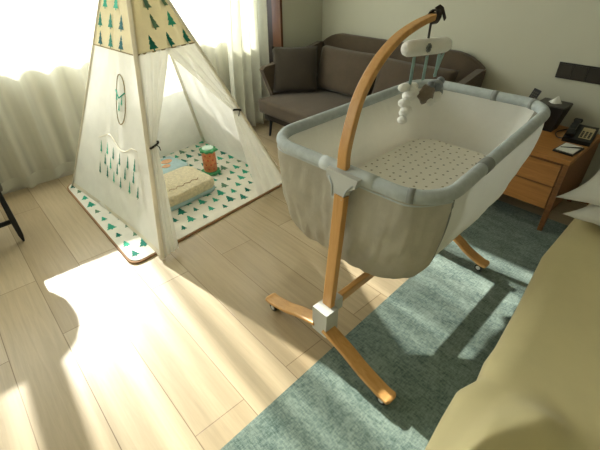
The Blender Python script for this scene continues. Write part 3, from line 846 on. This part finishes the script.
# ------------------------------------------------------------------ nightstand
NX0, NX1, NY0, NY1, NZ = -1.22, -.515, 2.775, 3.43, .548
ns = thing('nightstand', 'honey brown wooden nightstand with two drawers between crib and bed', 'nightstand', ((NX0+NX1)/2, 3.1, 0))
b = BM(); box(b, NX0, NX1, NY0, NY1, NZ-.030, NZ); obj('top', b, M['nswood'], ns, bevel=.004)
for xa in (NX1-.034, NX0):
    b = BM(); box(b, xa, xa+.034, NY0, NY1, .16, NZ-.031); obj('side_panel', b, M['nsdark'], ns, bevel=.003)
b = BM(); box(b, NX0+.034, NX1-.034, NY0+.03, NY1-.005, .165, NZ-.032); obj('carcass', b, M['nsdark'], ns)
for z0, z1 in ((.352, NZ-.046), (.180, .340)):
    b = BM(); box(b, NX0+.040, NX1-.040, NY0+.002, NY0+.029, z0, z1); d_ = obj('drawer', b, M['nswood'], ns, bevel=.004)
    b = BM(); box(b, NX0+.042, NX1-.042, NY0+.006, NY0+.028, z1+.001, z1+.009); obj('finger_groove', b, M['nsdark'], d_)
for x in (NX0+.018, NX1-.018):
    for y in (NY0+.02, NY1-.03):
        b = BM(); sweep(b, [(x, y, .0065 if x > -.9 and y < 3 else .0006), (x, y, .165)], rrect(.034, .038, .004, 2), up=Vector((0, 1, 0)), scales=[.9, 1]); obj('leg', b, M['nsdark'], ns)
# tissue box: inverted taper
tc_ = Vector((-.855, 3.28, NZ))
tb = thing('tissue_box', 'black tapered tissue box with a white tissue poking out', 'tissue box', tc_)
def frus(bm, c, w0, d0, w1, d1, z0, z1):
    a = [bm.verts.new((c.x+sx*w0/2, c.y+sy*d0/2, c.z+z0)) for sx, sy in ((-1, -1), (1, -1), (1, 1), (-1, 1))]
    b_ = [bm.verts.new((c.x+sx*w1/2, c.y+sy*d1/2, c.z+z1)) for sx, sy in ((-1, -1), (1, -1), (1, 1), (-1, 1))]
    bm.faces.new(a[::-1]); bm.faces.new(b_)
    for i in range(4): bm.faces.new((a[i], a[(i+1) % 4], b_[(i+1) % 4], b_[i]))
b = BM(); frus(b, tc_, .125, .125, .20, .19, .0006, .185); obj('box_body', b, M['boxblk'], tb, bevel=.003)
b = BM(); frus(b, tc_, .19, .18, .19, .18, .1855, .192); obj('box_lid', b, M['grey_top'], tb, bevel=.002)
b = BM()
def tis(u, v):
    a = 2*PI*u; r = (.040*(1-v)+.003)*(1+.25*math.sin(3*a+v*2)); return tc_+Vector((r*math.cos(a)+.012*v, r*.6*math.sin(a), .188+.055*v))
grid(b, tis, 18, 6, closeu=True); obj('tissue', b, M['paper'], tb, smooth=True)
# remote caddy
rc = Vector((-1.065, 3.22, NZ))
rt = thing('remote_holder', 'small white holder with a black remote standing by the tissue box', 'remote control', rc)
b = BM(); frus(b, rc, .10, .08, .11, .09, .0006, .10); obj('holder', b, M['grey_pl'], rt, bevel=.004)
MR_ = Matrix.Translation(rc+Vector((.028, 0, .06))) @ rot(-14, 14, 0)
b = BM(); box(b, -.026, .026, -.009, .009, 0, .215, MR_); re = obj('remote', b, M['remote'], rt, bevel=.004)
b = BM()
for i in range(3):
    for j in range(5): box(b, -.019+.014*i, -.010+.014*i, -.012, -.0085, (.115+.018*j), .126+.018*j, MR_)
obj('button', b, M['grey_top'], re)
MR2 = Matrix.Translation(rc+Vector((-.024, 0, .05))) @ rot(-8, -10, 0)
b = BM(); box(b, -.017, .017, -.007, .007, 0, .13, MR2); obj('white_remote', b, M['paper'], rt, bevel=.004)
# telephone
ph = Vector((-.610, 3.22, NZ))
PT = Matrix.Translation(ph) @ Matrix.Rotation(math.radians(6), 4, 'Z')
tp = thing('telephone', 'black desk telephone with a pale key label on the nightstand', 'telephone', ph)
b = BM()
yz = [(-.11, .0008), (-.11, .028), (.10, .075), (.11, .0008)]
A = [b.verts.new(PT @ Vector((-.085, y, z))) for y, z in yz]; B = [b.verts.new(PT @ Vector((.085, y, z))) for y, z in yz]
b.faces.new(A[::-1]); b.faces.new(B)
for i in range(4): b.faces.new((A[i], A[(i+1) % 4], B[(i+1) % 4], B[i]))
obj('phone_body', b, M['black'], tp, bevel=.006)
b = BM(); hp = spline([(-.052, -.105, .052), (-.052, -.06, .078), (-.052, .0, .094), (-.052, .06, .105), (-.052, .105, .098)], 5)
sweep(b, [PT @ p for p in hp], rrect(.046, .026, .009, 2), scales=[1.15 if i < 5 or i > 15 else .9 for i in range(len(hp))]); obj('handset', b, M['black'], tp)
b = BM(); tilt = Matrix.Rotation(math.atan2(.047, .21), 4, 'X')
kp = PT @ Matrix.Translation(Vector((.030, -.02, .0505))) @ tilt
box(b, -.030, .042, -.060, .085, 0, .002, kp); obj('key_label', b, mat('phone_label', (190, 178, 140), .6, var=.1, vscale=40), tp)
b = BM()
for i in range(3):
    for j in range(4): box(b, -.024+.022*i, -.010+.022*i, -.05+.022*j, -.036+.022*j, .002, .005, kp)
obj('keypad', b, M['remote'], tp)
b = BM(); cd = spline([PT @ Vector((-.06, -.10, .02)), PT @ Vector((-.12, -.07, .008)), PT @ Vector((-.15, .02, .007)), PT @ Vector((-.12, .12, .007)), PT @ Vector((-.05, .17, .02))], 8)
tube(b, cd, .004, 6); obj('cord', b, M['black'], tp, smooth=True)
# notepad tray
npd = Vector((-.590, 2.965, NZ))
NP = Matrix.Translation(npd) @ Matrix.Rotation(math.radians(-4), 4, 'Z')
nt_ = thing('notepad_tray', 'dark tray holding a white notepad and pen before the telephone', 'notepad', npd)
b = BM(); box(b, -.062, .062, -.100, .085, .0008, .012, NP); obj('tray', b, M['boxblk'], nt_, bevel=.003)
b = BM(); box(b, -.052, .054, -.084, .074, .0125, .018, NP); obj('notepad', b, M['paper'], nt_)
b = BM(); tube(b, [NP @ Vector((-.040, -.045, .023)), NP @ Vector((.058, .040, .023))], .0045, 8, scales=[.5, 1]); obj('pen', b, M['black'], nt_, smooth=True)

# ------------------------------------------------------------------ bed
bd = thing('bed', 'large bed with a smooth khaki bedspread beside the crib', 'bed', (.75, 1.3, 0))
b = BM(); box(b, -.10, 1.75, .20, 3.38, .06, .28); obj('bed_base', b, M['bedbase'], bd, bevel=.02)
b = BM(); box(b, -.14, 1.78, .16, 3.36, .285, .53); obj('mattress', b, M['linen'], bd, bevel=.05)
b = BM(); box(b, -.18, 1.95, 3.37, 3.44, .001, 1.05); obj('headboard', b, M['nswood'], bd, bevel=.01)
def edge(y):
    K = [(.1, -.120), (.575, -.161), (.715, -.182), (.82, -.194), (.90, -.171), (.986, -.188), (1.07, -.191), (1.315, -.220), (1.706, -.275), (2.11, -.284), (2.9, -.278)]
    for (a, p), (c, q) in zip(K, K[1:]):
        if y <= c: return p+(q-p)*max(0, (y-a)/(c-a))
    return K[-1][1]
def spread(u, v):
    y = .10+2.22*v
    e = edge(y)
    if u < .25:
        t = u/.25; z = .10+.40*t; x = e+.035*(1-t)+.010*math.sin(y*13)*(1-t)
    elif u < .4:
        t = (u-.25)/.15; a = t*PI/2; z = .50+.085*math.sin(a); x = e+.09*(1-math.cos(a))
    else:
        t = ((u-.4)/.6)**1.6; x = e+.09+t*(1.84-e-.09); z = .585
    top = max(0, min(1, (u-.33)/.09))
    z += top*(.010*noise.noise(Vector((x*1.6, y*1.4, 4)))+.004*noise.noise(Vector((x*5, y*4, 2))))
    # tuck fold close to the camera: gentle rise, steep drop
    d = (x+.050)*.88-(y-.655)*.48; t = (x+.050)*.48+(y-.655)*.88
    m_ = max(0, min(1, (x-e-.03)/.09))*max(0, min(1, (.30-t)/.16)); m_ = m_*m_*(3-2*m_)
    z += m_*(.095*math.exp(-(d/(.085 if d < 0 else .032))**2)-(.022*math.exp(-((d-.10)/.05)**2)))
    return Vector((x, y, z))
b = BM(); grid(b, spread, 120, 220)
s_ = obj('bedspread', b, M['spread'], bd, smooth=True)
b = BM()
def sheet(u, v):
    p = spread(u, 1); y = 2.30+1.0*v; e = -.235
    if u < .3: t = u/.3; return Vector((e-.01, y, .14+.36*t))
    if u < .45: a = (u-.3)/.15*PI/2; return Vector((e-.01+.08*(1-math.cos(a)), y, .50+.055*math.sin(a)))
    return Vector((e+.07+(u-.45)/.55*1.9, y, .555+.006*noise.noise(Vector((u*9, y*6, 0)))))
grid(b, sheet, 60, 20); obj('bed_sheet', b, M['linen'], bd, smooth=True)
b = BM(); cushion(b, (.14, 2.14, .658), .85, .52, .11, rot(2, -2, -5), seed=3, pinch=.13, wob=.02)
tag(obj('bed_pillow', b, M['linen'], smooth=True), 'lower white bed pillow lying half under the bedspread edge', 'pillow')
b = BM(); cushion(b, (.06, 2.23, .76), .85, .52, .12, rot(8, -9, -5), seed=6, pinch=.13, wob=.02)
tag(obj('bed_pillow', b, M['linen'], smooth=True), 'upper white bed pillow with pointed corner facing the nightstand', 'pillow')

# ------------------------------------------------------------------ armchair at the left edge
ch = thing('lounge_chair', 'dark lounge chair with black angled legs at the left picture edge', 'chair', (-3.22, -.33, 0))
b = BM()
def seatf(u, v):
    a = PI*(u*1.0); r = 1
    x = -3.34+.50*v; y = -.72+.77*u
    return Vector((x, y, .42+.03*math.cos((u-.5)*PI)*-1))
grid(b, seatf, 12, 6); e2 = bmesh.ops.extrude_face_region(b, geom=b.faces[:]); bmesh.ops.translate(b, vec=(0, 0, .08), verts=[g for g in e2['geom'] if isinstance(g, bmesh.types.BMVert)])
obj('seat', b, M['shell'], ch, bevel=.02)
b = BM()
ol = []
for k in range(17):
    a = -PI/2+PI*k/16
    ol.append((-.07+.14*math.cos(a) if k else -.07, .90+.14*math.sin(a)))
right = [(-.03, .45), (-.03, .60), (.01, .67), (.09, .745), (.138, .82), (.152, .89), (.14, .95), (.10, 1.01), (.04, 1.05), (-.02, 1.07)]
left = [(-.70-(y_-0)*0-y_*1.0, z_) for y_, z_ in reversed(right)]
prism_x(b, right+left, -3.36, -3.28)
obj('backrest', b, M['shell'], ch, bevel=.02)
for (x0, y0, x1) in ((-2.920, .022, -3.0), (-2.920, -.66, -3.0), (-3.42, .022, -3.30), (-3.42, -.66, -3.30)):
    b = BM(); sweep(b, [(x0, y0, .0008), (x0+(x1-x0)*.12, y0, .05), (x0+(x1-x0)*.4, y0-.002, .16), (x1, y0-.004, .42)], rrect(.056, .032, .008, 2), up=Vector((0, 1, 0)), scales=[.35, .95, 1.15, .9])
    obj('leg', b, M['steel'], ch)
for xs in (-2.952, -3.372):
    b = BM(); sweep(b, [(xs, .02, .155), (xs, -.15, .150), (xs, -.655, .155)], rrect(.034, .026, .008, 2)); obj('leg_brace', b, M['steel'], ch)

# ------------------------------------------------------------------ light and camera
w = bpy.data.worlds.new('sky'); sc.world = w; w.use_nodes = True; nt = w.node_tree
bg = nt.nodes['Background']; bg.inputs[0].default_value = (.905, .97, 1.02, 1); bg.inputs[1].default_value = 5.2
su = bpy.data.lights.new('sun', 'SUN'); su.energy = 17.0; su.angle = math.radians(1.0); su.color = (1, .955, .865)
so = bpy.data.objects.new('sun', su); COL.objects.link(so)
so.rotation_euler = Vector((-1, .05, .66)).to_track_quat('Z', 'Y').to_euler(); so.location = (-8, 1, 5)
al = bpy.data.lights.new('sky_portal', 'AREA'); al.shape = 'RECTANGLE'; al.size = WY1-WY0; al.size_y = HEAD-SILL
al.cycles.is_portal = True
ao = bpy.data.objects.new('sky_portal', al); COL.objects.link(ao)
ao.location = (XW-.17, (WY0+WY1)/2, (SILL+HEAD)/2); ao.rotation_euler = Vector((-1, 0, 0)).to_track_quat('Z', 'Y').to_euler()
ao.rotation_euler = (PI/2, 0, -PI/2)

cam = bpy.data.cameras.new('camera'); co = bpy.data.objects.new('camera', cam); COL.objects.link(co); sc.camera = co
F_PX = 387.5
cam.sensor_width = 36; cam.lens = F_PX/600*36; cam.clip_start = .02
pitch, roll, yaw = [math.radians(a) for a in (34.51, -.45, -48.0)]
fw = Vector((math.cos(pitch)*math.sin(yaw), math.cos(pitch)*math.cos(yaw), -math.sin(pitch)))
r0 = Vector((math.cos(yaw), -math.sin(yaw), 0)); u0 = r0.cross(fw)
r1 = r0*math.cos(roll)+u0*math.sin(roll); u1 = -r0*math.sin(roll)+u0*math.cos(roll)
co.matrix_world = Matrix(((r1.x, u1.x, -fw.x, 0), (r1.y, u1.y, -fw.y, 0), (r1.z, u1.z, -fw.z, 1.62), (0, 0, 0, 1)))
vs_ = sc.view_settings; vs_.view_transform = 'Standard'; vs_.look = 'None'; vs_.gamma = 1; vs_.exposure = 0.42
vs_.use_curve_mapping = False
sc.cycles.use_denoising = True
sc.cycles.max_bounces = 10; sc.cycles.transparent_max_bounces = 12; sc.cycles.diffuse_bounces = 5
sc.cycles.sample_clamp_indirect = 6
